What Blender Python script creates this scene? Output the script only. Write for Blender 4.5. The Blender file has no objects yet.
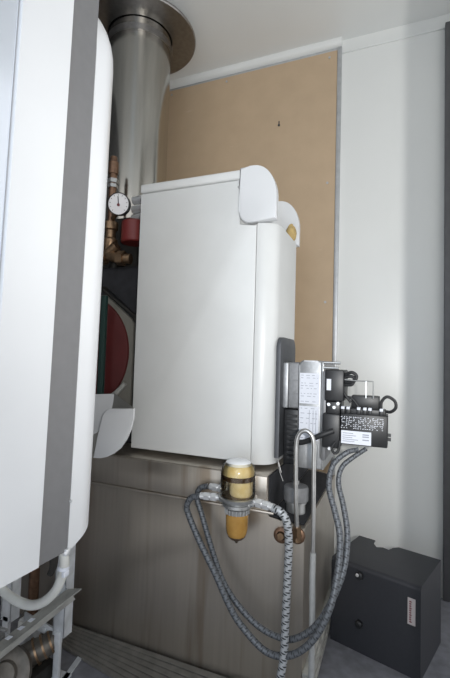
import bpy, bmesh, math, random
from math import sin, cos, pi, radians
from mathutils import Vector, Matrix
random.seed(7)
S = bpy.context.scene
C = S.collection

# ------------------------------------------------------------------ camera
yaw, pitch, roll = radians(22.45), radians(2.86), radians(-1.72)
fw = Vector((-sin(yaw)*cos(pitch), cos(yaw)*cos(pitch), sin(pitch)))
r0 = Vector((cos(yaw), sin(yaw), 0)); d0 = fw.cross(r0)
rt = cos(roll)*r0 + sin(roll)*d0; dn = -sin(roll)*r0 + cos(roll)*d0
cam_data = bpy.data.cameras.new('camera'); cam = bpy.data.objects.new('camera', cam_data); C.objects.link(cam)
cam_data.sensor_fit = 'HORIZONTAL'; cam_data.sensor_width = 36; cam_data.lens = 36*420/450; cam_data.clip_start = .02
m3 = Matrix((rt, -dn, -fw)).transposed()
cam.matrix_world = Matrix.Translation((0, 0, 1.0)) @ m3.to_4x4()
S.camera = cam

# ------------------------------------------------------------------ world, lights, exposure
W = bpy.data.worlds.new('world'); S.world = W; W.use_nodes = True
bg = W.node_tree.nodes['Background']; bg.inputs[0].default_value = (.97, .97, .98, 1); bg.inputs[1].default_value = 1.05

def lamp(name, kind, loc, target, power, color, **kw):
    l = bpy.data.lights.new(name, kind); l.energy = power; l.color = color
    for k, v in kw.items(): setattr(l, k, v)
    o = bpy.data.objects.new(name, l); C.objects.link(o); o.location = loc
    o.rotation_euler = (Vector(target)-Vector(loc)).to_track_quat('-Z', 'Y').to_euler()
    return o
# unseen spot added beside the camera for the hard shadow edge, and the daylight of the open doorway behind the camera
lamp('camera_side_spot', 'SPOT', (.143, -.1, 1.04), (.05, 1.6, 1.45), 52, (1, .985, .96), shadow_soft_size=.013, spot_size=radians(112), spot_blend=1.0)
lamp('doorway_daylight', 'AREA', (-.15, -1.0, 1.35), (-.5, .5, 1.15), 5, (.42, .68, 1.0), shape='RECTANGLE', size=.5, size_y=1.7)
S.view_settings.view_transform = 'Standard'; S.view_settings.look = 'None'
S.view_settings.exposure = .34; S.view_settings.gamma = 1; S.view_settings.use_curve_mapping = False

# ------------------------------------------------------------------ materials
def mat(name, col, rough=.5, metal=0., noise=0., nscale=20., stretch=(1, 1, 1), bump=0., spec=.5, alpha_trans=0., col2=None, coat=0.):
    m = bpy.data.materials.new(name); m.use_nodes = True
    nt = m.node_tree; b = nt.nodes['Principled BSDF']
    b.inputs['Base Color'].default_value = (*col, 1); b.inputs['Roughness'].default_value = rough
    b.inputs['Metallic'].default_value = metal; b.inputs['Specular IOR Level'].default_value = spec
    b.inputs['Coat Weight'].default_value = coat
    if alpha_trans: b.inputs['Transmission Weight'].default_value = alpha_trans; b.inputs['IOR'].default_value = 1.3
    tc = nt.nodes.new('ShaderNodeTexCoord'); mp = nt.nodes.new('ShaderNodeMapping'); mp.inputs['Scale'].default_value = stretch
    nt.links.new(tc.outputs['Object'], mp.inputs['Vector'])
    nz = nt.nodes.new('ShaderNodeTexNoise'); nz.inputs['Scale'].default_value = nscale; nz.inputs['Detail'].default_value = 5
    nt.links.new(mp.outputs[0], nz.inputs['Vector'])
    if noise or col2:
        rp = nt.nodes.new('ShaderNodeValToRGB')
        c2 = col2 or tuple(max(0, c*(1-noise)) for c in col)
        rp.color_ramp.elements[0].position = .3; rp.color_ramp.elements[1].position = .7
        rp.color_ramp.elements[0].color = (*c2, 1); rp.color_ramp.elements[1].color = (*col, 1)
        nt.links.new(nz.outputs['Fac'], rp.inputs[0]); nt.links.new(rp.outputs[0], b.inputs['Base Color'])
    if bump:
        bp = nt.nodes.new('ShaderNodeBump'); bp.inputs['Strength'].default_value = bump; bp.inputs['Distance'].default_value = .004
        nt.links.new(nz.outputs['Fac'], bp.inputs['Height']); nt.links.new(bp.outputs[0], b.inputs['Normal'])
    m['nz'] = nz.name
    return m

M = {}
M['enamel'] = mat('white_enamel', (.66, .675, .69), .28, noise=.04, nscale=6, coat=.2)
M['enamel_warm'] = mat('white_enamel_jacket', (.66, .672, .665), .38, noise=.05, nscale=9, bump=.03)
M['silver_paint'] = mat('silver_grey_paint', (.20, .20, .205), .42, .35, noise=.06, nscale=60)
M['stripe_gloss'] = mat('sky_tint_stripe', (.62, .66, .72), .15, .5)  # pale blue base colour carries the sky reflected in the near stripe
M['wall'] = mat('white_wall_sheet', (.74, .75, .73), .32, noise=.03, nscale=3)
M['ceil'] = mat('ceiling_sheet', (.76, .775, .76), .30, noise=.04, nscale=3)
M['alu'] = mat('aluminium_trim', (.50, .51, .52), .45, .5, noise=.15, nscale=30)
M['post'] = mat('dark_steel_post', (.13, .13, .135), .5, .3, noise=.15, nscale=25)
M['floor'] = mat('grey_vinyl_floor', (.20, .205, .23), .55, noise=.35, nscale=28, bump=.1)
M['flue'] = mat('polished_stainless', (.42, .405, .37), .17, 1., noise=.12, nscale=40, stretch=(1, 1, .08))
M['collar'] = mat('brushed_collar_steel', (.36, .35, .34), .36, 1., noise=.2, nscale=50)
M['cast'] = mat('cast_aluminium', (.42, .43, .44), .48, .75, noise=.15, nscale=80, bump=.15)
M['cast_dark'] = mat('grey_casting', (.25, .255, .265), .55, .5, noise=.2, nscale=80, bump=.1)
M['black'] = mat('black_plastic', (.016, .017, .019), .42, noise=.3, nscale=40)
M['rubber'] = mat('black_cable_rubber', (.02, .021, .023), .55)
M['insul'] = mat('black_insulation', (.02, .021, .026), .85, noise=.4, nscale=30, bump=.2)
M['dark'] = mat('dark_steel', (.035, .033, .03), .6, .4, noise=.5, nscale=20)
M['flange'] = mat('dark_grey_flange', (.10, .105, .115), .5, .4, noise=.15, nscale=40)
M['sticker'] = mat('white_sticker', (.70, .73, .80), .5)
M['print'] = mat('printed_ink', (.28, .30, .36), .6)
M['ink_dark'] = mat('dark_ink', (.03, .03, .035), .6)
M['ink_red'] = mat('dark_red_ink', (.16, .04, .05), .6)
M['labelpink'] = mat('pale_label', (.46, .42, .42), .5)
M['chrome'] = mat('bright_nickel', (.74, .75, .76), .32, .6)
M['brass'] = mat('dull_brass', (.33, .22, .135), .38, .9, noise=.4, nscale=60)
M['copper'] = mat('copper_brown', (.24, .145, .095), .42, .8, noise=.4, nscale=60)
M['red'] = mat('dark_red_paint', (.085, .012, .012), .5, noise=.25, nscale=12)
M['redvivid'] = mat('red_plastic', (.15, .018, .016), .4)
M['beige'] = mat('grey_beige_board', (.16, .155, .135), .7, noise=.15, nscale=30)
M['green'] = mat('dark_green_bar', (.012, .035, .03), .45)
M['galv'] = mat('galvanised_steel', (.66, .69, .72), .45, .15, noise=.25, nscale=30)
M['valve'] = mat('dusty_valve_steel', (.17, .155, .135), .45, .6, noise=.5, nscale=30)
M['strip'] = mat('dull_ribbed_strip', (.22, .21, .19), .5, .4, noise=.3, nscale=30)
M['galv_dirty'] = mat('dusty_steel_angle', (.44, .44, .41), .55, .3, noise=.4, nscale=25, bump=.1)
M['whitehose'] = mat('white_rubber_hose', (.62, .63, .60), .5, noise=.1, nscale=40)
M['foam'] = mat('yellow_foam', (.55, .40, .17), .9, noise=.4, nscale=60, bump=.5)
M['amber'] = mat('amber_oil_bowl', (.42, .24, .06), .18, noise=.25, nscale=30, col2=(.30, .16, .035), coat=.6)
M['cream'] = mat('cream_filter_float', (.70, .60, .36), .5, noise=.2, nscale=40, col2=(.60, .46, .20))
M['oil'] = mat('dark_oil_residue', (.06, .03, .012), .3, noise=.5, nscale=50, coat=.4)
M['zinc'] = mat('zinc_casting', (.45, .46, .46), .4, .8, noise=.15, nscale=60)
M['charcoal'] = mat('charcoal_powder_coat', (.026, .028, .035), .55, noise=.12, nscale=120, bump=.06)
M['capwhite'] = mat('cloudy_white_cap', (.74, .76, .78), .25, coat=.5)
M['dial'] = mat('gauge_dial', (.78, .77, .78), .4)
M['inner'] = mat('grey_shell_lining', (.30, .30, .28), .55)
M['tube'] = mat('dull_steel_tube', (.50, .50, .49), .30, .85, noise=.2, nscale=60)
M['conduit'] = mat('grey_conduit', (.40, .41, .41), .45, .3, noise=.15, nscale=70)

def glass_mat():
    m = mat('clear_plastic_dome', (.93, .92, .86), .05)
    nt = m.node_tree; out = nt.nodes['Material Output']
    g = nt.nodes.new('ShaderNodeBsdfGlossy'); g.inputs['Roughness'].default_value = .06; g.inputs['Color'].default_value = (.9, .9, .9, 1)
    t = nt.nodes.new('ShaderNodeBsdfTransparent'); t.inputs['Color'].default_value = (.93, .91, .84, 1)
    f = nt.nodes.new('ShaderNodeFresnel'); f.inputs['IOR'].default_value = 1.45
    mx = nt.nodes.new('ShaderNodeMixShader')
    nt.links.new(f.outputs[0], mx.inputs[0]); nt.links.new(t.outputs[0], mx.inputs[1]); nt.links.new(g.outputs[0], mx.inputs[2])
    nt.links.new(mx.outputs[0], out.inputs[0])
    return m
M['glass'] = glass_mat()

def steel_mat():
    m = mat('stained_stainless_sheet', (.40, .385, .365), .34, 1.)
    nt = m.node_tree; b = nt.nodes['Principled BSDF']; L = nt.links
    tc = nt.nodes.new('ShaderNodeTexCoord')
    def noise(scale, st, detail=6):
        mp = nt.nodes.new('ShaderNodeMapping'); mp.inputs['Scale'].default_value = st; L.new(tc.outputs['Object'], mp.inputs[0])
        n = nt.nodes.new('ShaderNodeTexNoise'); n.inputs['Scale'].default_value = scale; n.inputs['Detail'].default_value = detail
        L.new(mp.outputs[0], n.inputs['Vector']); return n
    def ramp(n, p0, c0, p1, c1):
        r = nt.nodes.new('ShaderNodeValToRGB'); e = r.color_ramp.elements
        e[0].position, e[0].color, e[1].position, e[1].color = p0, c0, p1, c1
        L.new(n.outputs['Fac'], r.inputs[0]); return r
    grain = ramp(noise(90, (1, 1, .03)), .3, (.435, .395, .345, 1), .7, (.475, .435, .38, 1))
    runs = ramp(noise(16, (1, 1, .06), 4), .56, (0, 0, 0, 1), .70, (.6, .6, .6, 1))
    mix = nt.nodes.new('ShaderNodeMixRGB'); mix.inputs['Color2'].default_value = (.24, .175, .11, 1)
    L.new(runs.outputs[0], mix.inputs['Fac']); L.new(grain.outputs[0], mix.inputs['Color1'])
    L.new(mix.outputs[0], b.inputs['Base Color'])
    rr = ramp(noise(7, (1, 1, .5)), .3, (.30, .30, .30, 1), .75, (.46, .46, .46, 1))
    L.new(rr.outputs[0], b.inputs['Roughness'])
    b.inputs['Metallic'].default_value = .85
    return m
M['steel'] = steel_mat()

def board_mat():
    m = mat('brown_hardboard', (.51, .38, .25), .62, noise=.08, nscale=9)
    nt = m.node_tree; b = nt.nodes['Principled BSDF']; L = nt.links
    src = b.inputs['Base Color'].links[0].from_socket
    tc = nt.nodes.new('ShaderNodeTexCoord')
    mp = nt.nodes.new('ShaderNodeMapping'); mp.inputs['Scale'].default_value = (.5, 1, 2.4); mp.inputs['Rotation'].default_value = (0, .25, 0)
    L.new(tc.outputs['Object'], mp.inputs[0])
    n = nt.nodes.new('ShaderNodeTexNoise'); n.inputs['Scale'].default_value = 14; n.inputs['Detail'].default_value = 8
    L.new(mp.outputs[0], n.inputs['Vector'])
    r = nt.nodes.new('ShaderNodeValToRGB'); r.color_ramp.elements[0].position = .70; r.color_ramp.elements[1].position = .80
    L.new(n.outputs['Fac'], r.inputs[0])
    mx = nt.nodes.new('ShaderNodeMixRGB'); mx.inputs['Color2'].default_value = (.58, .46, .33, 1)
    L.new(r.outputs[0], mx.inputs['Fac']); L.new(src, mx.inputs['Color1']); L.new(mx.outputs[0], b.inputs['Base Color'])
    return m
M['board'] = board_mat()

def braid_mat(name, base, fleck, density=1.0):
    m = mat(name, base, .5, .35)
    nt = m.node_tree; b = nt.nodes['Principled BSDF']; L = nt.links
    uv = nt.nodes.new('ShaderNodeUVMap')
    outs = []
    for ang in (1, -1):
        sep = nt.nodes.new('ShaderNodeSeparateXYZ'); L.new(uv.outputs[0], sep.inputs[0])
        a = nt.nodes.new('ShaderNodeMath'); a.operation = 'MULTIPLY'; a.inputs[1].default_value = 2*pi*2; L.new(sep.outputs[0], a.inputs[0])
        c = nt.nodes.new('ShaderNodeMath'); c.operation = 'MULTIPLY_ADD'; c.inputs[1].default_value = 2*pi*(40 if ang > 0 else 92); L.new(sep.outputs[1], c.inputs[0])
        if ang > 0: L.new(a.outputs[0], c.inputs[2])
        else: c.inputs[2].default_value = 0
        s = nt.nodes.new('ShaderNodeMath'); s.operation = 'SINE'; L.new(c.outputs[0], s.inputs[0]); outs.append(s)
    mn = nt.nodes.new('ShaderNodeMath'); mn.operation = 'MULTIPLY'; L.new(outs[0].outputs[0], mn.inputs[0]); L.new(outs[1].outputs[0], mn.inputs[1])
    r = nt.nodes.new('ShaderNodeValToRGB'); e = r.color_ramp.elements
    e[0].position = .22; e[0].color = (*base, 1); e[1].position = .42; e[1].color = (*fleck, 1)
    L.new(mn.outputs[0], r.inputs[0]); L.new(r.outputs[0], b.inputs['Base Color'])
    bp = nt.nodes.new('ShaderNodeBump'); bp.inputs['Strength'].default_value = .2; bp.inputs['Distance'].default_value = .0006
    L.new(mn.outputs[0], bp.inputs['Height']); L.new(bp.outputs[0], b.inputs['Normal'])
    return m
M['braid'] = braid_mat('steel_braid', (.38, .40, .42), (.03, .033, .036))
M['braid_grey'] = braid_mat('grey_braid', (.13, .142, .158), (.05, .053, .058))

# ------------------------------------------------------------------ mesh helpers
def V(*a): return Vector(a)
def box(bm, x0, x1, y0, y1, z0, z1, bev=0., seg=2, mtx=None):
    vs = [bm.verts.new((x, y, z)) for z in (z0, z1) for y in (y0, y1) for x in (x0, x1)]
    fs = [(0, 2, 3, 1), (4, 5, 7, 6), (0, 1, 5, 4), (2, 6, 7, 3), (0, 4, 6, 2), (1, 3, 7, 5)]
    faces = [bm.faces.new([vs[i] for i in f]) for f in fs]
    if bev:
        ed = list({e for f in faces for e in f.edges})
        r = bmesh.ops.bevel(bm, geom=ed, offset=bev, segments=seg, affect='EDGES', profile=.5)
        vs = list({v for f in r['faces'] for v in f.verts} | {v for v in vs if v.is_valid})
    if mtx: bmesh.ops.transform(bm, matrix=mtx, verts=[v for v in vs if v.is_valid])
    return vs
def ring(c, a, b, r, n): return [c + a*(r*cos(2*pi*i/n)) + b*(r*sin(2*pi*i/n)) for i in range(n)]
def frame_of(d):
    d = d.normalized(); u = d.orthogonal().normalized(); return u, d.cross(u).normalized()
def cyl(bm, p, q, r, r2=None, n=20, caps=True):
    p, q = Vector(p), Vector(q); r2 = r if r2 is None else r2
    a, b = frame_of(q-p)
    A = [bm.verts.new(v) for v in ring(p, a, b, r, n)]; B = [bm.verts.new(v) for v in ring(q, a, b, r2, n)]
    for i in range(n):
        j = (i+1) % n; bm.faces.new((A[i], A[j], B[j], B[i]))
    if caps: bm.faces.new(A[::-1]); bm.faces.new(B)
def lathe(bm, o, axis, prof, n=28, closed=True):
    """prof: (distance along axis, radius)"""
    o = Vector(o); d = Vector(axis).normalized(); a, b = frame_of(d); prev = None
    for (h, r) in prof:
        cur = [bm.verts.new(v) for v in ring(o+d*h, a, b, max(r, 1e-4), n)]
        if prev:
            for i in range(n):
                j = (i+1) % n; bm.faces.new((prev[i], prev[j], cur[j], cur[i]))
        elif closed: bm.faces.new(cur[::-1])
        prev = cur
    if closed: bm.faces.new(prev)
def hexnut(bm, p, q, r): cyl(bm, p, q, r, n=6)
def catmull(pts, k=8):
    P = [Vector(p) for p in pts]; P = [2*P[0]-P[1]] + P + [2*P[-1]-P[-2]]; out = []
    for i in range(1, len(P)-2):
        a, b, c, d = P[i-1:i+3]
        for s in range(k):
            t = s/k
            out.append(.5*(2*b + (c-a)*t + (2*a-5*b+4*c-d)*t*t + (3*b-a-3*c+d)*t**3))
    out.append(P[-2]); return out
def tube(bm, pts, r, k=8, n=12, smooth=True):
    pts = catmull(pts, k) if smooth else [Vector(p) for p in pts]
    uvl = bm.loops.layers.uv.verify()
    T = [(pts[min(i+1, len(pts)-1)]-pts[max(i-1, 0)]).normalized() for i in range(len(pts))]
    u = T[0].orthogonal().normalized(); rows = []; dist = 0
    for i, p in enumerate(pts):
        u = (u - T[i]*u.dot(T[i])).normalized(); w = T[i].cross(u)
        if i: dist += (p-pts[i-1]).length
        rr = r(i/(len(pts)-1)) if callable(r) else r
        rows.append(([bm.verts.new(v) for v in ring(p, u, w, rr, n)], dist))
    for (A, da), (B, db) in zip(rows, rows[1:]):
        for i in range(n):
            j = (i+1) % n; f = bm.faces.new((A[i], A[j], B[j], B[i]))
            for l, uvv in zip(f.loops, ((i/n, da), ((i+1)/n, da), ((i+1)/n, db), (i/n, db))): l[uvl].uv = uvv
    bm.faces.new(rows[0][0][::-1]); bm.faces.new(rows[-1][0])
def prism(bm, poly, axis, a0, a1, bev=0., seg=2):
    """poly in the two remaining coordinates (in xyz order) extruded along axis from a0 to a1"""
    def mk(u, v, a): return {'x': (a, u, v), 'y': (u, a, v), 'z': (u, v, a)}[axis]
    A = [bm.verts.new(mk(u, v, a0)) for u, v in poly]; B = [bm.verts.new(mk(u, v, a1)) for u, v in poly]
    n = len(poly); fs = [bm.faces.new(A[::-1]), bm.faces.new(B)]
    for i in range(n): bm.faces.new((A[i], A[(i+1) % n], B[(i+1) % n], B[i]))
    if bev:
        ed = list({e for f in fs for e in f.edges})
        bmesh.ops.bevel(bm, geom=ed, offset=bev, segments=seg, affect='EDGES', profile=.5)
def arc(cx, cy, rx, ry, a0, a1, n=8): return [(cx+rx*cos(radians(a0+(a1-a0)*i/n)), cy+ry*sin(radians(a0+(a1-a0)*i/n))) for i in range(n+1)]

WL = {}
def finish(name, bm, m, parent=None, sharp=35):
    bmesh.ops.recalc_face_normals(bm, faces=bm.faces[:])
    if parent is None:
        lo = V(*(min(v.co[i] for v in bm.verts) for i in range(3))); hi = V(*(max(v.co[i] for v in bm.verts) for i in range(3)))
        o0 = V((lo.x+hi.x)/2, (lo.y+hi.y)/2, lo.z)
    else: o0 = WL[parent.name]
    for v in bm.verts: v.co -= o0
    me = bpy.data.meshes.new(name); bm.to_mesh(me); bm.free()
    for p in me.polygons: p.use_smooth = True
    me.set_sharp_from_angle(angle=radians(sharp))
    me.materials.append(m)
    o = bpy.data.objects.new(name, me); C.objects.link(o)
    if parent: o.parent = parent
    else: o.location = o0
    WL[o.name] = o0
    return o
def part(name, m, parent, fn, label=None):
    bm = bmesh.new(); fn(bm); o = finish(name, bm, M[m], parent)
    if label: o['label'] = label
    return o
def thing(name, label, cat, loc, group=None):
    o = bpy.data.objects.new(name, None); C.objects.link(o); o.location = loc; o.empty_display_size = .05
    o['label'] = label; o['category'] = cat
    if group: o['group'] = group
    WL[o.name] = Vector(loc); return o
def single(name, m, fn, label, cat, group=None):
    o = part(name, m, None, fn); o['label'] = label; o['category'] = cat
    if group: o['group'] = group
    return o
def struct(name, m, fn):
    o = part(name, m, None, fn); o['kind'] = 'structure'; return o

# ------------------------------------------------------------------ the room
struct('floor', 'floor', lambda b: box(b, -1.8, 1.2, -.7, 2.16, -.05, 0))
struct('ceiling', 'ceil', lambda b: box(b, -1.8, 1.2, -.7, 2.16, 2.63, 2.68))
struct('wall_back', 'wall', lambda b: box(b, -1.8, 1.2, 2.10, 2.16, 0, 2.63))
struct('wall_left', 'post', lambda b: box(b, -1.86, -1.8, -.7, 2.16, 0, 2.63))
def cornice(b):
    prism(b, [(2.10, 2.63)] + arc(2.10, 2.63, -.03, -.036, 0, 90, 6), 'x', -1.8, -.275)
struct('trim_1', 'wall', cornice)
struct('trim_2', 'alu', lambda b: box(b, -1.80, -.275, 2.092, 2.10, 2.580, 2.594, .002))
def trim3(b):
    box(b, -.296, -.275, 2.088, 2.10, 0, 2.594, .002)
    for z in (.5, 1.1, 1.7, 2.2): cyl(b, (-.286, 2.0885, z), (-.286, 2.0865, z), .004, n=8)
struct('trim_3', 'alu', trim3)
def trim4(b):
    box(b, .187, .33, 2.075, 2.10, 0, 2.575, .003)
    for z in (.62, 1.2, 1.8, 2.3): cyl(b, (.202, 2.0755, z), (.202, 2.0735, z), .005, n=8)
struct('trim_4', 'post', trim4)
struct('trim_5', 'ceil', lambda b: box(b, -.272, .187, 2.094, 2.10, 2.560, 2.569, .001))
struct('shadow_stub', 'wall', lambda b: box(b, .10, 1.2, .66, .70, 0, 2.63, .003))  # unseen stub added to cast the spot's shadow edge on the back wall

board = single('hardboard_sheet', 'board', lambda b: box(b, -1.80, -.297, 2.090, 2.0995, .0, 2.580),
               'large brown hardboard sheet fixed to the back wall behind the boiler', 'board')
for x, z in ((-.335, 2.55), (-.9, 2.555), (-1.25, 2.555), (-.335, 1.9), (-.335, 1.3), (-.335, .7)):
    part('screw', 'alu', board, lambda b: cyl(b, (x, 2.0905, z), (x, 2.087, z), .006, n=10))

def mark(b):
    cyl(b, (-.592, 2.0905, 2.245), (-.592, 2.086, 2.245), .006, n=10); box(b, -.595, -.589, 2.089, 2.0905, 2.25, 2.268)
part('nail_hole', 'ink_dark', board, mark)

# ------------------------------------------------------------------ flue
fx, fy, fr = -1.20, 1.685, .153
flue = thing('flue_pipe', 'stainless steel flue pipe rising to a round collar at the ceiling', 'flue pipe', (fx, fy, 1.616))
part('pipe', 'flue', flue, lambda b: lathe(b, (fx, fy, 1.616), (0, 0, 1), [(0, fr), (1.016, fr)], 64))
part('seam_band', 'collar', flue, lambda b: lathe(b, (fx, fy, 2.51), (0, 0, 1), [(0, fr+.004), (.0, fr+.007), (.03, fr+.007), (.03, fr+.004)], 64))
def collar(b):
    lathe(b, (fx, fy, 2.578), (0, 0, 1), [(0, fr+.005), (0, .272), (.004, .275), (.012, .275), (.014, .20), (.051, .20), (.051, fr+.005), (0, fr+.005)], 72, closed=False)
part('ceiling_collar', 'collar', flue, collar)

# ------------------------------------------------------------------ middle boiler
boB = thing('boiler', 'boiler with open white jacket on a stained stainless steel base, centre of room', 'boiler', (-.7, 1.58, 0))
xl, xr, yf, yb, zt = -1.42, -.247, 1.25, 1.90, .653
base_poly = [(xl, .002), (xr, .002), (xr, .517), (-.362, .529), (-.362, zt), (xl, zt)]
part('steel_base', 'steel', boB, lambda b: prism(b, base_poly, 'y', yf, yb, .005, 2))
part('upper_skirt', 'steel', boB, lambda b: (box(b, xl+.004, -.364, yf-.004, yf+.003, .550, zt-.004, .0015), box(b, xl+.004, -.34, yf-.009, yf+.002, .541, .549, .002)))
part('notch_dark_panels', 'insul', boB, lambda b: (box(b, -.3615, -.357, 1.262, 1.86, .535, .650), prism(b, [(-.355, .531), (-.252, .520), (-.252, .524), (-.355, .535)], 'y', 1.262, 1.86)))  # added black panels put the darkness inside the notch into colour
def plinth(b):
    a = V(-1.30, 1.242, 0)
    for i in range(7):
        q0 = V(-.235, 1.238-.030*i, 0); q1 = V(-.235, 1.238-.030*(i+1)+.006, 0)
        vs = [b.verts.new(v) for p in (0, 1) for v in (a+V(0, -.004*i, .001+p*(.036-.004*i)), q0+V(0, 0, .001+p*(.036-.004*i)), q1+V(0, 0, .001+p*(.031-.004*i)), a+V(0, -.004*i-.003, .001+p*(.033-.004*i)))]
        for f in ((3, 2, 1, 0), (4, 5, 6, 7), (0, 1, 5, 4), (1, 2, 6, 5), (2, 3, 7, 6), (3, 0, 4, 7)): b.faces.new([vs[k] for k in f])
part('plinth_strip', 'strip', boB, plinth, 'ribbed grey strip along the foot of the base')
def plinth2(b):
    for i in range(5): box(b, xr, xr+.020+.004*(i % 2), yf+.0, yb-.02, .004+.022*i, .023+.022*i, .002)
part('side_strip', 'galv_dirty', boB, plinth2)
cy0, cy1, cz0 = 1.300, 1.632, .672
def jacket(b):
    prism(b, [(-.895, cz0), (-.436, cz0), (-.436, 1.452), (-.500, 1.452), (-.500, 1.610), (-.895, 1.610)], 'y', cy0, cy1, .004, 2)
part('jacket', 'enamel_warm', boB, jacket)
part('lid', 'enamel_warm', boB, lambda b: box(b, -.897, -.497, cy0-.004, cy1+.004, 1.6125, 1.645, .007, 3))
def frontpanel(b):
    r = .058
    poly = [(-.4335, cy0)] + arc(-.367-r, cy0+r, r, r, -90, 0, 8) + arc(-.367-r, cy1-r, r, r, 0, 90, 8) + [(-.4335, cy1)]
    prism(b, poly, 'z', cz0-.004, 1.456, .003, 2)
part('front_panel', 'enamel_warm', boB, frontpanel)
cap_poly = [(-.497, 1.645)] + [(-.46, 1.6465)] + arc(-.447, 1.535, .080, .111, 88, 0, 12) + [(-.366, 1.458), (-.440, 1.457)] + arc(-.455, 1.497, .042, .042, -95, -180, 6)
part('corner_cap', 'enamel', boB, lambda b: prism(b, cap_poly, 'y', 1.286, 1.312, .006, 3))
part('corner_cap', 'enamel', boB, lambda b: prism(b, cap_poly, 'y', 1.616, 1.642, .006, 3))
def foam(b):
    bmesh.ops.create_uvsphere(b, u_segments=14, v_segments=10, radius=.03, matrix=Matrix.Translation((-.395, 1.605, 1.505)) @ Matrix.Diagonal((.7, .45, 1.25, 1)))
    for v in b.verts: v.co += V(random.uniform(-.003, .003), random.uniform(-.003, .003), random.uniform(-.003, .003))
part('foam_lump', 'foam', boB, foam)
part('jacket_screw', 'zinc', boB, lambda b: cyl(b, (-.503, 1.301, 1.585), (-.503, 1.297, 1.585), .004, n=10))
part('gap_dark_block', 'dark', boB, lambda b: box(b, -1.42, -.90, 1.505, 1.87, 1.372, 1.615, .015, 3))  # added dark block; hides the bright flue foot and darkens the gap
part('insulated_body', 'insul', boB, lambda b: box(b, -1.40, -.897, 1.42, 1.88, .654, 1.375, .02, 3))
# round red door in its frame, in the gap left of the jacket
dcx, dcz = -1.195, 1.015
def surround(b):
    prism(b, [(-1.40, .76), (-.925, .76), (-.925, 1.135), (-1.10, 1.272), (-1.40, 1.272)], 'y', 1.378, 1.415, .003)
part('door_frame', 'black', boB, lambda b: (surround(b)))
part('door_surround', 'beige', boB, lambda b: prism(b, [(-1.39, .775), (-.957, .775), (-.950, .79), (-.950, 1.130), (-.962, 1.150), (-1.085, 1.246), (-1.39, 1.246)], 'y', 1.364, 1.379, .003))
part('round_door', 'red', boB, lambda b: lathe(b, (dcx, 1.363, dcz), (0, -1, 0), [(0, .232), (.008, .230), (.014, .21), (.018, .1), (.019, .0)], 72), 'round dark red door')
part('upright_bar', 'green', boB, lambda b: box(b, -1.066, -1.042, 1.308, 1.326, .78, 1.235, .004))
def rod(b):
    cyl(b, (-1.10, 1.352, 1.270), (-.925, 1.352, 1.150), .006, n=10)
    for p in ((-1.10, 1.270), (-.925, 1.150)): cyl(b, (p[0], 1.340, p[1]), (p[0], 1.38, p[1]), .012, n=10)
part('clamp_rod', 'dark', boB, rod)
part('door_rag', 'inner', boB, lambda b: tube(b, [(-1.03, 1.325, .83), (-.99, 1.325, .86), (-.952, 1.33, .90)], lambda t: .014-.006*t, 6, 10))
# fittings in the front of the base
for x, z in ((-.315, .487), (-.268, .494)):
    f = part('pipe_port', 'copper', boB, lambda b: lathe(b, (x, yf+.002, z), (0, -1, 0), [(0, .023), (.010, .023), (.013, .018), (.013, .013), (.002, .012)], 24))
    part('port_core', 'chrome' if x > -.3 else 'brass', f, lambda b: hexnut(b, (x, yf-.002, z), (x, yf-.016, z), .011))
part('latch_wire', 'tube', boB, lambda b: tube(b, [(-.334, 1.30, .655), (-.345, 1.30, .69), (-.338, 1.295, .66), (-.325, 1.29, .632)], .0013, 6, 8))

# ------------------------------------------------------------------ burner on the right end of the middle boiler
bu = thing('oil_burner', 'grey and black oil burner bolted to the right end of the middle boiler', 'burner', (-.30, 1.46, .66))
part('mounting_flange', 'flange', bu, lambda b: prism(b, arc(1.362, 1.048, .033, .033, 180, 90, 5)+arc(1.505, 1.048, .033, .033, 90, 0, 5)+[(1.538, .69), (1.329, .69)], 'x', -.366, -.352, .002))
def casting(b):
    box(b, -.352, -.301, 1.385, 1.56, .846, 1.000, .006, 3)
    for z in (.895, .94): box(b, -.333, -.302, 1.380, 1.386, z-.002, z+.002)
part('air_intake_casting', 'cast_dark', bu, casting)
part('intake_side', 'cast', bu, lambda b: box(b, -.353, -.335, 1.368, 1.40, .848, .998, .004))
part('burner_housing', 'cast', bu, lambda b: prism(b, [(-.298, .662), (-.216, .662), (-.216, .985)] + arc(-.238, .985, .022, .022, 0, 90, 6) + arc(-.282, .991, .016, .016, 90, 180, 5), 'y', 1.36, 1.60, .006, 3))
part('housing_rib', 'zinc', bu, lambda b: box(b, -.226, -.215, 1.350, 1.372, .70, 1.004, .004))
def grille(b):
    box(b, -.351, -.300, 1.385, 1.56, .662, .843, .004)
    for i in range(9): box(b, -.338, -.306, 1.378, 1.386, .682+.017*i, .690+.017*i)
part('fan_grille', 'black', bu, grille)
def sticker(z0, z1, rows, col):
    s = part('sticker', 'sticker', bu, lambda b: box(b, -.294, -.232, 1.3585, 1.3602, z0, z1))
    def pr(b):
        for i in range(rows):
            z = z1-.008-(z1-z0-.014)*i/(rows-1)
            if random.random() < .25: continue
            x = -.290
            while x < -.238:
                w = random.uniform(.004, .014); box(b, x, min(x+w, -.236), 1.3578, 1.3586, z, z+.0016); x += w+random.uniform(.003, .012)
        if col:
            for x in (-.262, -.25, -.241): box(b, x, x+.0013, 1.3578, 1.3586, z0+.01, z1-.012)
    part('small_print', 'print', s, pr)
sticker(.868, .966, 11, False); sticker(.752, .860, 7, True)
part('grey_cover', 'cast', bu, lambda b: box(b, -.292, -.234, 1.352, 1.364, .664, .742, .003))
for z, x1 in ((1.001, -.165), (.985, -.17)):
    part('stud', 'zinc', bu, lambda b: cyl(b, (-.216, 1.345, z), (x1, 1.345, z), .0045, n=10))
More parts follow.
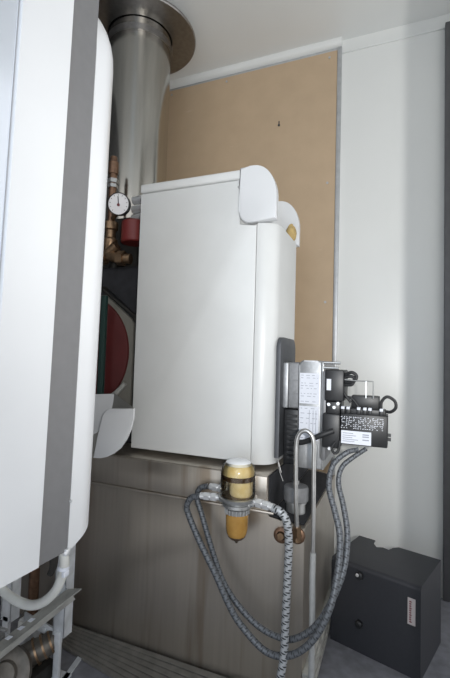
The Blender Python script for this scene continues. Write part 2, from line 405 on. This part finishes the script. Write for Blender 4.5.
ig = part('ignition_box', 'black', bu, lambda b: box(b, -.206, -.150, 1.305, 1.42, .886, .980, .004))
part('ignition_label', 'sticker', ig, lambda b: box(b, -.200, -.187, 1.3035, 1.3055, .918, .952))
part('ignition_mount', 'cast_dark', bu, lambda b: box(b, -.217, -.205, 1.33, 1.44, .70, .975, .003))
part('air_damper_motor', 'black', bu, lambda b: (box(b, -.212, -.158, 1.300, 1.42, .745, .848, .006), box(b, -.200, -.160, 1.31, 1.41, .846, .884, .004)))
for x, z in ((-.192, .876), (-.176, .868), (-.165, .880), (-.188, .745), (-.176, .738)):
    part('terminal_screw', 'chrome', bu, lambda b: cyl(b, (x, 1.312, z), (x, 1.296, z), .005, n=8))
co = part('control_box', 'black', bu, lambda b: (box(b, -.157, -.026, 1.298, 1.372, .762, .853, .003), box(b, -.026, -.017, 1.31, 1.33, .793, .800), box(b, -.026, -.017, 1.31, 1.33, .781, .788)))
part('connector_block', 'black', co, lambda b: (box(b, -.153, -.032, 1.305, 1.36, .851, .868, .002), box(b, -.13, -.05, 1.33, 1.372, .866, .905, .003)))
lab = part('rating_label', 'sticker', co, lambda b: box(b, -.154, -.070, 1.2965, 1.2985, .765, .803))
def rl(b):
    for i, z in enumerate((.795, .7885, .7825, .777, .7715)):
        box(b, -.150, -.150+(.030, .038, .028, .044, .034)[i], 1.2957, 1.2966, z, z+.0016)
    for z in (.793, .787, .778): box(b, -.094, -.076, 1.2957, 1.2966, z, z+.003)
part('small_print', 'print', lab, rl)
def pict(b):
    for row, z in enumerate((.843, .838, .833, .828, .822, .817, .811)):
        for i in range(18):
            x = -.152+.0066*i+random.uniform(-.0015, .0015)
            if random.random() < .22: continue
            a = random.choice((-.6, .6, .2, -.2, 1.2)); l = random.uniform(.003, .0055)
            mt = Matrix.Translation((x, 1.2972, z)) @ Matrix.Rotation(a, 4, 'Y')
            box(b, -l/2, l/2, -.0006, .0006, -.0008, .0008, mtx=mt)
part('wiring_diagram', 'sticker', co, pict)
for i, x in enumerate((-.150, -.135, -.105, -.088, -.074, -.043)):
    p = part('plug', 'black', co, lambda b: box(b, x-.0055, x+.0055, 1.291, 1.315, .853, .872, .0015))
    part('plug_marker', 'sticker', p, lambda b: box(b, x-.0048, x+.0048, 1.2895, 1.306, .866, .8735, .0008))
part('wire_bracket', 'zinc', bu, lambda b: tube(b, [(-.148, 1.31, .952), (-.119, 1.31, .950), (-.067, 1.31, .950), (-.066, 1.31, .900)], .0022, 1, 8, False))
part('wire_bracket', 'zinc', bu, lambda b: box(b, -.088, -.085, 1.308, 1.311, .90, .951))
part('control_cable', 'rubber', bu, lambda b: tube(b, [(-.045, 1.31, .870), (-.043, 1.307, .893), (-.028, 1.305, .908), (-.008, 1.305, .897), (-.005, 1.305, .878), (-.018, 1.31, .865), (-.032, 1.32, .864)], .0045, 8, 10))
def ignleads(b):
    tube(b, [(-.150, 1.33, .965), (-.130, 1.32, .974), (-.116, 1.32, .966), (-.118, 1.32, .952), (-.135, 1.325, .944), (-.150, 1.33, .946)], .005)
    tube(b, [(-.152, 1.33, .958), (-.132, 1.325, .962), (-.122, 1.325, .956), (-.128, 1.325, .938), (-.150, 1.33, .935)], .005)
    tube(b, [(-.152, 1.33, .900), (-.128, 1.325, .896), (-.108, 1.325, .872)], .004)
    tube(b, [(-.155, 1.32, .918), (-.146, 1.318, .905), (-.130, 1.32, .884)], .004)
part('ignition_leads', 'rubber', bu, ignleads)
def motorcable(b): tube(b, [(-.175, 1.29, .80), (-.215, 1.285, .782), (-.262, 1.30, .757), (-.30, 1.33, .745)], .008)
part('motor_cable', 'rubber', bu, motorcable)
part('loop_cable', 'rubber', bu, lambda b: tube(b, [(-.172, 1.30, .765), (-.18, 1.29, .748), (-.170, 1.285, .735), (-.160, 1.29, .745), (-.158, 1.30, .77)], .004))

# pump in the notch
pu = thing('oil_pump', 'round grey oil pump standing in the dark notch of the steel base', 'pump', (-.296, 1.345, .528))
part('pump_body', 'zinc', pu, lambda b: lathe(b, (-.296, 1.345, .5265), (0, 0, 1), [(0, .030), (.030, .030), (.03, .034), (.036, .034)], 28))
part('pump_cap', 'cast_dark', pu, lambda b: lathe(b, (-.296, 1.345, .5625), (0, 0, 1), [(0, .036), (.003, .039), (.040, .039), (.046, .036), (.050, .022), (.051, .0)], 32))
part('pump_nipple', 'zinc', pu, lambda b: lathe(b, (-.298, 1.345, .6125), (0, 0, 1), [(0, .012), (.012, .012), (.012, .007), (.028, .007), (.030, .003)], 16))

# ------------------------------------------------------------------ U shaped tube and hoses
ut = thing('steel_tube', 'thin grey steel tube bent in a tall U in front of the burner', 'tube', (-.24, 1.205, .02))
part('bent_tube', 'tube', ut, lambda b: tube(b, [(-.260, 1.205, .53), (-.264, 1.20, .62), (-.266, 1.20, .74), (-.265, 1.2, .775), (-.257, 1.2, .798), (-.241, 1.2, .807), (-.225, 1.2, .798), (-.217, 1.2, .777), (-.216, 1.2, .74), (-.214, 1.2, .60), (-.213, 1.2, .46)], .0062, 8, 14))
part('sleeve', 'conduit', ut, lambda b: tube(b, [(-.213, 1.2, .475), (-.2135, 1.2, .40), (-.212, 1.2, .30), (-.211, 1.198, .15), (-.209, 1.2, .0)], .0085, 8, 14))
part('end_nut', 'brass', ut, lambda b: (hexnut(b, (-.260, 1.206, .508), (-.260, 1.205, .535), .013), lathe(b, (-.2615, 1.208, .49), (0, 0, 1), [(0, .006), (.004, .012), (.016, .012), (.02, .008)], 16)))

fl = thing('oil_filter', 'oil filter with clear dome above and amber bowl below, before the steel base', 'oil filter', (-.434, 1.185, .474))
fc = (-.434, 1.185)
part('filter_head', 'zinc', fl, lambda b: (lathe(b, (*fc, .567), (0, 0, 1), [(0, .036), (.006, .044), (.014, .044), (.016, .040), (.024, .042), (.026, .056), (.034, .058), (.036, .052)], 36), box(b, -.49, -.378, 1.172, 1.198, .578, .600, .005), box(b, -.452, -.416, 1.19, 1.249, .575, .602, .004)))
part('ribbed_collar', 'zinc', fl, lambda b: [lathe(b, (*fc, .552), (0, 0, 1), [(0, .034), (.014, .036)], 24), [box(b, fc[0]+.035*cos(a)-.002, fc[0]+.035*cos(a)+.002, fc[1]+.035*sin(a)-.002, fc[1]+.035*sin(a)+.002, .553, .567) for a in [i*pi/10 for i in range(20)]]])
part('amber_bowl', 'amber', fl, lambda b: lathe(b, (*fc, .474), (0, 0, 1), [(0, .0), (.001, .010), (.005, .019), (.012, .026), (.022, .0305), (.036, .033), (.079, .034)], 32))
part('bowl_sediment', 'oil', fl, lambda b: lathe(b, (*fc, .4735), (0, 0, 1), [(-.008, .003), (-.003, .006), (.0005, .0105), (.005, .0198), (.012, .0267), (.014, .0267)], 32))
part('clear_dome', 'glass', fl, lambda b: lathe(b, (*fc, .602), (0, 0, 1), [(0, .052), (.046, .052), (.064, .0515), (.080, .049), (.092, .043), (.099, .036)], 40, closed=False))
part('dome_cap', 'capwhite', fl, lambda b: lathe(b, (*fc, .698), (0, 0, 1), [(-.006, .038), (.002, .0375), (.006, .034), (.009, .024), (.010, 0)], 32))
part('float', 'cream', fl, lambda b: lathe(b, (fc[0]+.010, fc[1], .604), (0, 0, 1), [(0, .030), (.006, .034), (.042, .034), (.046, .030)], 28))
part('dome_residue', 'oil', fl, lambda b: lathe(b, (*fc, .650), (0, 0, 1), [(0, .0485), (.010, .0488), (.014, .046), (.014, .03), (0, .03)], 32))
part('upper_float', 'cream', fl, lambda b: lathe(b, (*fc, .664), (0, 0, 1), [(0, .047), (.010, .048), (.020, .046), (.027, .041), (.030, .03)], 28))
part('dark_well', 'oil', fl, lambda b: lathe(b, (*fc, .601), (0, 0, 1), [(0, .048), (.004, .048), (.004, 0)], 28))
def fit(b, p, d, ls):
    p = Vector(p); d = Vector(d).normalized()
    for l, r, n in ls:
        cyl(b, p, p+d*l, r, n=n); p = p+d*l
part('hose_connector', 'chrome', fl, lambda b: fit(b, (-.486, 1.178, .590), (-1, -.12, -.02), [(.012, .008, 12), (.017, .0125, 6), (.004, .009, 12), (.018, .0125, 6), (.012, .010, 14)]))
part('hose_connector', 'chrome', fl, lambda b: fit(b, (-.478, 1.215, .605), (-1, .05, 0), [(.014, .008, 12), (.015, .0125, 6), (.004, .009, 12), (.016, .0125, 6), (.012, .010, 14)]))
part('hose_connector', 'chrome', fl, lambda b: fit(b, (-.382, 1.178, .594), (1, -.1, -.08), [(.010, .008, 12), (.017, .0135, 6), (.005, .010, 12), (.016, .0135, 6), (.016, .0105, 14)]))
single('braided_hose', 'braid_grey', lambda b: tube(b, [(-.548, 1.170, .588), (-.578, 1.168, .578), (-.592, 1.168, .550), (-.583, 1.17, .52), (-.545, 1.170, .452), (-.490, 1.170, .368), (-.449, 1.170, .298), (-.408, 1.17, .247), (-.332, 1.165, .199), (-.262, 1.160, .211), (-.203, 1.16, .266), (-.162, 1.175, .35), (-.146, 1.21, .44), (-.146, 1.235, .52), (-.163, 1.25, .58), (-.182, 1.26, .645), (-.172, 1.27, .705), (-.135, 1.28, .742), (-.105, 1.295, .7515)], lambda t: .0092 if t < .72 else .0092-.009*(t-.72), 10, 14),
       'grey braided hose hanging in the lower of the two loops at the filter', 'hose', )
single('braided_hose', 'braid_grey', lambda b: tube(b, [(-.545, 1.216, .606), (-.572, 1.214, .595), (-.578, 1.21, .565), (-.560, 1.205, .525), (-.533, 1.20, .462), (-.510, 1.20, .405), (-.480, 1.198, .344), (-.438, 1.20, .290), (-.375, 1.20, .243), (-.314, 1.195, .228), (-.262, 1.19, .236), (-.205, 1.19, .282), (-.160, 1.195, .36), (-.132, 1.225, .44), (-.128, 1.255, .52), (-.142, 1.275, .59), (-.158, 1.285, .65), (-.150, 1.295, .695), (-.120, 1.305, .725), (-.085, 1.32, .751)], lambda t: .0086 if t < .72 else .0086-.008*(t-.72), 10, 14),
       'grey braided hose hanging in the higher loop, nearer the steel base', 'hose')
single('braided_hose', 'braid', lambda b: tube(b, [(-.322, 1.168, .588), (-.303, 1.165, .585), (-.286, 1.165, .570), (-.277, 1.166, .54), (-.274, 1.168, .49), (-.276, 1.168, .40), (-.278, 1.166, .30), (-.279, 1.160, .21), (-.286, 1.150, .15), (-.300, 1.14, .09), (-.312, 1.132, .050)], .0112, 10, 14),
       'bright steel braided hose dropping straight down to the right of the filter', 'hose')

# ------------------------------------------------------------------ charcoal hood on the floor
hx, hy, ha = .074, 1.524, radians(17.74)
MH = Matrix.Translation((hx, hy, 0)) @ Matrix.Rotation(-ha, 4, 'Z')
hood = thing('burner_hood', 'charcoal metal burner hood standing on the floor by the back wall', 'hood', (hx, hy, 0))
hl, hd, hh, t = .308, .256, .292, .006
def H(fn):
    def g(b):
        fn(b); bmesh.ops.transform(b, matrix=MH, verts=b.verts[:])
    return g
def bent_sheet(b):
    r = .014
    prof = [(0, 0), (0, hh-r)] + arc(r, hh-r, r, r, 180, 90, 6) + [(.10, hh), (.10, hh-t), (r, hh-t)] + arc(r, hh-r, r-t, r-t, 90, 180, 4) + [(t, 0)]
    prism(b, prof, 'x', -hl, 0)
    rear = [(0, .10), (0, hd), (-.150, hd), (-.165, hd-.02), (-.172, hd-.05), (-.196, hd-.045), (-.215, hd-.06), (-.235, hd-.035), (-.242, hd-.012), (-.242, hd), (-hl, hd), (-hl, .10)]
    prism(b, rear, 'z', hh-t, hh)
    box(b, -t, 0, t, hd, 0, hh-t); box(b, -hl, -hl+t, t, hd, 0, hh-t)
part('hood_shell', 'charcoal', hood, H(bent_sheet))
part('inner_tray', 'insul', hood, H(lambda b: box(b, -hl+.02, -.02, .02, hd-.03, .01, hh-.02)))
for z in (.262, .098):
    k = part('knob', 'black', hood, H(lambda b: lathe(b, (-.200, 0, z), (0, -1, 0), [(0, .013), (.004, .014), (.012, .012), (.014, .009)], 20)))
    part('knob_dot', 'chrome' if z > .2 else 'black', k, H(lambda b: lathe(b, (-.205, -.0135, z+.003), (0, -1, 0), [(0, .006), (.003, .005), (.004, 0)], 12)))  # bright dot on the upper knob paints its glint
hlab = part('name_label', 'labelpink', hood, H(lambda b: box(b, -.040, -.016, -.0015, .001, .165, .248)), 'small pale label with a line of dark red lettering')
def lettering(b):
    for i in range(10):
        z = .172+.007*i
        box(b, -.0345, -.0285, -.0022, -.0014, z, z+.0045)
        if i % 3 == 0: box(b, -.0285, -.0265, -.0022, -.0014, z+.001, z+.003)
part('lettering', 'ink_red', hlab, H(lettering))

# ------------------------------------------------------------------ left boiler under its cover
boA = thing('boiler', 'tall white boiler cover with a grey vertical stripe close at the left', 'boiler', (-.85, .42, .70))
boA.rotation_euler.x = -radians(.9)
X0, Y0, Y1, ZB = -.470, .240, .603, .700
RC = .050
def off(y):
    d = 0
    for e in (y-Y0, Y1-y):
        if e < RC: d = RC - math.sqrt(max(0, RC*RC-(RC-e)**2))
    return d
def cover_strip(b, ya, yb_, n, proud=0., back=-.60, rounded=True):
    rows = []
    for i in range(n+1):
        y = ya+(yb_-ya)*i/n; o = off(y)-proud
        zb = ZB + .45*max(0, y-.535)
        prof = [(back, zb), (X0-o, zb), (X0-o, 1.1), (X0-o, 1.515)]
        if not rounded: prof = prof[:2] + [(X0-o, 1.69), (X0-o-.012, 1.70), (back, 1.70)]
        else: prof += [(X0-o-.105+.105*cos(radians(a)), 1.515+(.130-o*.6)*sin(radians(a))) for a in range(10, 91, 10)]
        if rounded: prof += [(back, 1.645-o*.6)]
        rows.append([b.verts.new((px, y, pz)) for px, pz in prof])
    for A, B in zip(rows, rows[1:]):
        m = len(A)
        for j in range(m): b.faces.new((A[j], A[(j+1) % m], B[(j+1) % m], B[j]))
    b.faces.new(rows[0][::-1]); b.faces.new(rows[-1])
def ease(a, b_, n): return [a+(b_-a)*i/n for i in range(n+1)]
part('center_panel', 'enamel', boA, lambda b: cover_strip(b, .377, .4665, 4, .003, rounded=False))
part('stripe', 'silver_paint', boA, lambda b: cover_strip(b, .468, .5245, 4, .0, rounded=False), 'dull silver grey stripe')
part('stripe', 'stripe_gloss', boA, lambda b: cover_strip(b, .316, .3745, 4, -.002, rounded=False))
def sidefar(b):
    cover_strip(b, .526, Y1, 14)
part('side_panel', 'enamel', boA, sidefar)
part('side_panel', 'enamel', boA, lambda b: cover_strip(b, Y0, .3145, 14))
def bodyA(b):
    box(b, -1.25, -.602, Y0+.004, Y1-.006, .73, 1.64, .006)
part('boiler_body', 'dark', boA, bodyA)
part('cover_clip', 'chrome', boA, lambda b: box(b, -.474, -.466, .519, .528, .694, .704, .001))
part('cover_screw', 'chrome', boA, lambda b: cyl(b, (-.472, .525, .775), (-.4655, .525, .775), .0018, n=8))
part('drain_flap', 'dark', boA, lambda b: tube(b, [(-.50, .528, .702), (-.50, .53, .685), (-.505, .535, .664), (-.515, .54, .65)], lambda t: .008-.003*t, 6, 8))
part('lower_body', 'insul', boA, lambda b: box(b, -1.25, -.80, .30, .56, .42, .702, .005))

# white curved shell lying between the boilers
sh = thing('cover_piece', 'white curved end piece of a cover lying between the two boilers', 'cover piece', (-.87, 1.25, .66))
ear = [(-.946, .652), (-.932, .719), (-.914, .792), (-.909, .804), (-.900, .814), (-.882, .821), (-.790, .828), (-.792, .794), (-.799, .760), (-.814, .727), (-.836, .696), (-.862, .675), (-.890, .661), (-.918, .653)]
ear = [(x, z+.006) for x, z in ear]
part('end_plate', 'enamel', sh, lambda b: prism(b, ear, 'y', 1.158, 1.166, .0025, 2))
E_ = V(-.178, .122, .029)
def farplate(b):
    prism(b, ear, 'y', 1.166, 1.173, .002, 2); bmesh.ops.transform(b, matrix=Matrix.Translation(E_), verts=b.verts[:])
part('end_plate', 'enamel', sh, farplate)
def curved(b):
    run = [ear[i] for i in range(6, len(ear))] + [ear[0]]
    A = [b.verts.new((x, 1.160, z)) for x, z in run]; B = [b.verts.new((x+E_.x, 1.170+E_.y, z+E_.z)) for x, z in run]
    A2 = [b.verts.new((x-.006, 1.160, z+.004)) for x, z in run]; B2 = [b.verts.new((x+E_.x-.006, 1.170+E_.y, z+E_.z+.004)) for x, z in run]
    for i in range(len(run)-1):
        b.faces.new((A[i], A[i+1], B[i+1], B[i])); b.faces.new((A2[i+1], A2[i], B2[i], B2[i+1]))
    for P, Q in ((A, A2), (B, B2)):
        for i in range(len(run)-1): b.faces.new((P[i], P[i+1], Q[i+1], Q[i]))
    for i in (0, -1): b.faces.new((A[i], B[i], B2[i], A2[i]))
part('curved_sheet', 'inner', sh, curved)

# ------------------------------------------------------------------ pipework between the boilers
pg = thing('pipe_assembly', 'brass pipework with a white pressure gauge in the gap below the flue', 'pipework', (-1.1, 1.42, 1.376))
gx, gy, gz = -1.040, 1.36, 1.611
px_ = -1.128
part('riser_pipe', 'copper', pg, lambda b: (cyl(b, (px_, 1.43, 1.56), (px_, 1.43, 1.78), .016), lathe(b, (px_, 1.43, 1.775), (0, 0, 1), [(0, .021), (.05, .021), (.055, .016), (.075, .014), (.08, .0)], 20)))
part('pipe_nut', 'zinc', pg, lambda b: (hexnut(b, (px_, 1.43, 1.735), (px_, 1.43, 1.752), .024), hexnut(b, (px_, 1.43, 1.715), (px_, 1.43, 1.73), .022)))
part('valve_body', 'brass', pg, lambda b: lathe(b, (px_, 1.43, 1.43), (0, 0, 1), [(0, .018), (.02, .03), (.06, .03), (.07, .022), (.10, .022), (.105, .030), (.135, .030), (.14, .018)], 20))
ga = part('pressure_gauge', 'black', pg, lambda b: lathe(b, (gx, gy, gz), (.35, -1, -.18), [(-.03, .028), (-.026, .043), (.004, .045), (.006, .042), (.002, .0415)], 40, closed=False), 'round gauge with white dial')
gd = Vector((.35, -1, -.18)).normalized()
part('dial', 'dial', ga, lambda b: lathe(b, Vector((gx, gy, gz)), gd, [(0, .0425), (.002, .0425), (.0025, 0)], 36))
def needle(b):
    q = gd.to_track_quat('Z', 'Y').to_matrix().to_4x4(); o = Matrix.Translation(Vector((gx, gy, gz))+gd*.0035) @ q
    up = q.inverted() @ V(0, 0, 1); a0 = math.atan2(up.y, up.x)
    for ang, l in ((a0+.05, .030), (a0+pi, .008)):
        box(b, 0, l, -.0016, .0016, 0, .001, mtx=o @ Matrix.Rotation(ang, 4, 'Z'))
    for k in range(11):
        box(b, .032, .037, -.0008, .0008, -.0005, .0003, mtx=o @ Matrix.Rotation(a0+radians(-135+27*k), 4, 'Z'))
part('needle', 'ink_dark', ga, needle)
part('gauge_hub', 'ink_red', ga, lambda b: (lathe(b, Vector((gx, gy, gz))+gd*.0035-V(0, 0, .004), gd, [(0, .006), (.002, .006)], 12)))
part('gauge_stem', 'brass', pg, lambda b: cyl(b, (px_, 1.43, 1.575), (gx-.01, gy+.03, gz), .010))
def nipples(b):
    for z in (1.665, 1.625, 1.588): lathe(b, (-1.045, 1.47, z), (1, -.15, 0), [(0, .017), (.09, .017), (.09, .022), (.11, .022), (.11, .015), (.15, .015)], 20)
part('chrome_union', 'chrome', pg, nipples)
part('red_valve_cap', 'redvivid', pg, lambda b: lathe(b, (-1.015, 1.44, 1.470), (0, 0, 1), [(0, .05), (.004, .054), (.085, .054), (.092, .045), (.093, 0)], 28), 'red round cap')
def elbows(b):
    tube(b, [(-1.23, 1.40, 1.43), (-1.18, 1.40, 1.40), (-1.12, 1.40, 1.42), (-1.07, 1.40, 1.455)], .022)
    tube(b, [(-1.12, 1.40, 1.42), (-1.06, 1.39, 1.40), (-1.0, 1.40, 1.395)], .021)
    for p, q in (((-1.055, 1.392, 1.40), (-1.025, 1.394, 1.398)), ((-1.155, 1.40, 1.405), (-1.125, 1.40, 1.412))): hexnut(b, p, q, .030)
part('brass_elbow', 'brass', pg, elbows)
part('small_union', 'zinc', pg, lambda b: lathe(b, (-1.22, 1.385, 1.385), (.9, -.2, .1), [(0, .014), (.02, .022), (.04, .022), (.05, .014)], 18))
part('pipe_foot', 'dark', pg, lambda b: cyl(b, (px_, 1.46, 1.375), (px_, 1.46, 1.44), .018))

# ------------------------------------------------------------------ stand, hose and fittings low at the left
st = thing('metal_stand', 'pale metal stand with two posts and a slanting angle bar, low at left', 'stand', (-1.0, 1.0, 0))
def chan(b, x, y, z0, z1, w=.045, d=.035):
    box(b, x-w/2, x+w/2, y, y+.003, z0, z1, .001); box(b, x-w/2, x-w/2+.003, y, y+d, z0, z1); box(b, x+w/2-.003, x+w/2, y, y+d, z0, z1)
part('post', 'galv', st, lambda b: chan(b, -.960, 1.05, .135, .50, .044))
part('post', 'galv', st, lambda b: chan(b, -1.127, 1.0, .165, .50, .042))
part('foot', 'galv', st, lambda b: (box(b, -.972, -.950, 1.046, 1.058, .006, .150, .002), box(b, -.985, -.935, 1.02, 1.09, 0, .006)))
part('foot', 'galv', st, lambda b: (box(b, -1.14, -1.115, 1.0, 1.012, .0, .18, .002)))
part('rail', 'galv', st, lambda b: (prism(b, [(-1.11, .132), (-.955, .112), (-.955, .143), (-1.11, .165)], 'y', 1.058, 1.064), cyl(b, (-1.02, 1.059, .137), (-1.02, 1.053, .137), .006, n=8)))
def angle(b):
    p, q = V(-1.015, .885, .180), V(-.905, 1.035, .285)
    d = (q-p).normalized(); side = V(.80, -.45, 0); side = (side-d*side.dot(d)).normalized(); up = side.cross(d).normalized()
    if up.z < 0: up = -up
    p2 = p - d*.25
    def slab(u0, u1, v0, v1, e0, e1):
        vs = []
        for (base, ex) in ((p2, 0), (q, 1)):
            for u, v in ((u0, v0), (u1, v0), (u1, v1), (u0, v1)): vs.append(b.verts.new(base+side*u+up*v+d*((e0 if u < (u0+u1)/2 else e1) if ex else 0)))
        for f in ((0, 1, 2, 3), (7, 6, 5, 4), (0, 4, 5, 1), (1, 5, 6, 2), (2, 6, 7, 3), (3, 7, 4, 0)): b.faces.new([vs[i] for i in f])
    slab(-.020, .020, 0, .004, 0, .03); slab(-.024, -.020, -.04, .004, -.01, 0)
part('angle_bar', 'galv_dirty', st, angle)
def tape(b):
    p, q = V(-1.015, .885, .180), V(-.905, 1.035, .285); d = (q-p).normalized()
    side = V(.80, -.45, 0); side = (side-d*side.dot(d)).normalized(); up = side.cross(d).normalized()
    if up.z < 0: up = -up
    for a in (.02, .055, .085):
        o = p+d*a+up*.0046
        vs = [b.verts.new(o+side*u+d*w+up*h) for h in (0, .001) for u, w in ((-.018, 0), (-.002, .008), (-.002, .022), (-.018, .012))]
        for f in ((3, 2, 1, 0), (4, 5, 6, 7), (0, 1, 5, 4), (1, 2, 6, 5), (2, 3, 7, 6), (3, 0, 4, 7)): b.faces.new([vs[k] for k in f])
part('tape_scrap', 'sticker', st, tape)

wh = thing('drain_hose', 'white rubber hose curving below the left boiler cover', 'hose', (-.72, .75, .50))
part('hose', 'whitehose', wh, lambda b: tube(b, [(-.900, .75, .470), (-.860, .75, .442), (-.820, .75, .430), (-.775, .75, .428), (-.735, .75, .443), (-.700, .75, .476), (-.682, .75, .515), (-.678, .75, .548), (-.690, .75, .59), (-.71, .74, .64)], .0105, 8, 14))
part('hose_clip', 'sticker', wh, lambda b: (box(b, -.674, -.666, .738, .754, .516, .528, .002), lathe(b, (-.680, .75, .528), (.1, 0, 1), [(0, .0125), (.008, .0125)], 16)))

def floorbar(name, p, q, w, label):
    def f(b):
        P, Q = Vector(p), Vector(q); d = (Q-P).normalized(); s = V(-d.y, d.x, 0).normalized()*w/2; u = V(0, 0, .006)
        vs = [b.verts.new(v) for v in (P-s, P+s, Q+s, Q-s, P-s+u, P+s+u, Q+s+u, Q-s+u)]
        for k in ((3, 2, 1, 0), (4, 5, 6, 7), (0, 1, 5, 4), (1, 2, 6, 5), (2, 3, 7, 6), (3, 0, 4, 7)): b.faces.new([vs[i] for i in k])
    single(name, 'galv', f, label, 'metal bar')
floorbar('metal_strip', (-.975, 1.205, .0), (-.93, 1.02, .0), .016, 'narrow grey metal strip lying on the dark floor before the steel base')

va = thing('pipe_valve', 'dusty steel pipe valve with brass rings on the floor at lower left', 'valve', (-1.05, .98, 0))
part('valve_flange', 'valve', va, lambda b: lathe(b, (-1.045, .945, .070), (.35, -.85, .40), [(-.04, .04), (-.01, .05), (-.008, .068), (.010, .068), (.014, .058), (.014, .035), (.024, .03), (.026, 0)], 32))
part('valve_body', 'valve', va, lambda b: tube(b, [(-1.06, .99, .06), (-1.03, 1.02, .085), (-1.0, 1.05, .10), (-.985, 1.10, .13)], lambda t: .04-.012*t, 8, 18))
for k in range(3):
    part('brass_ring', 'brass', va, lambda b: lathe(b, V(-1.022, 1.028, .088)+V(.014, .016, .008)*k, (.62, .70, .35), [(-.003, .030), (-.003, .0395-.0025*k), (.003, .0395-.0025*k), (.003, .030)], 24))
part('valve_base', 'dark', va, lambda b: (box(b, -1.10, -.98, .97, 1.07, 0, .05, .006)))
pb = thing('junction_box', 'small pale plastic box low behind the slanting angle bar at left', 'box', (-1.05, 1.09, 0))
part('box_body', 'galv', pb, lambda b: box(b, -1.17, -1.105, 1.09, 1.13, .0, .112, .006, 3))
part('box_lid', 'enamel_warm', pb, lambda b: box(b, -1.165, -1.11, 1.084, 1.091, .07, .110, .003))
kn = single('brass_cock', 'zinc', lambda b: (lathe(b, (-1.075, .93, 0), (0, 0, 1), [(0, .014), (.15, .012), (.155, .02), (.175, .02), (.18, .008), (.2, .007)], 16), box(b, -1.085, -1.04, .925, .935, .195, .203, .002)),
            'small drain cock standing left of the dusty valve', 'drain cock')
single('red_pipe', 'copper', lambda b: (lathe(b, (-1.18, 1.16, 0), (0, 0, 1), [(0, .026), (.004, .018), (.50, .018)], 18)), 'reddish brown upright pipe in the shadow under the left boiler cover', 'pipe')
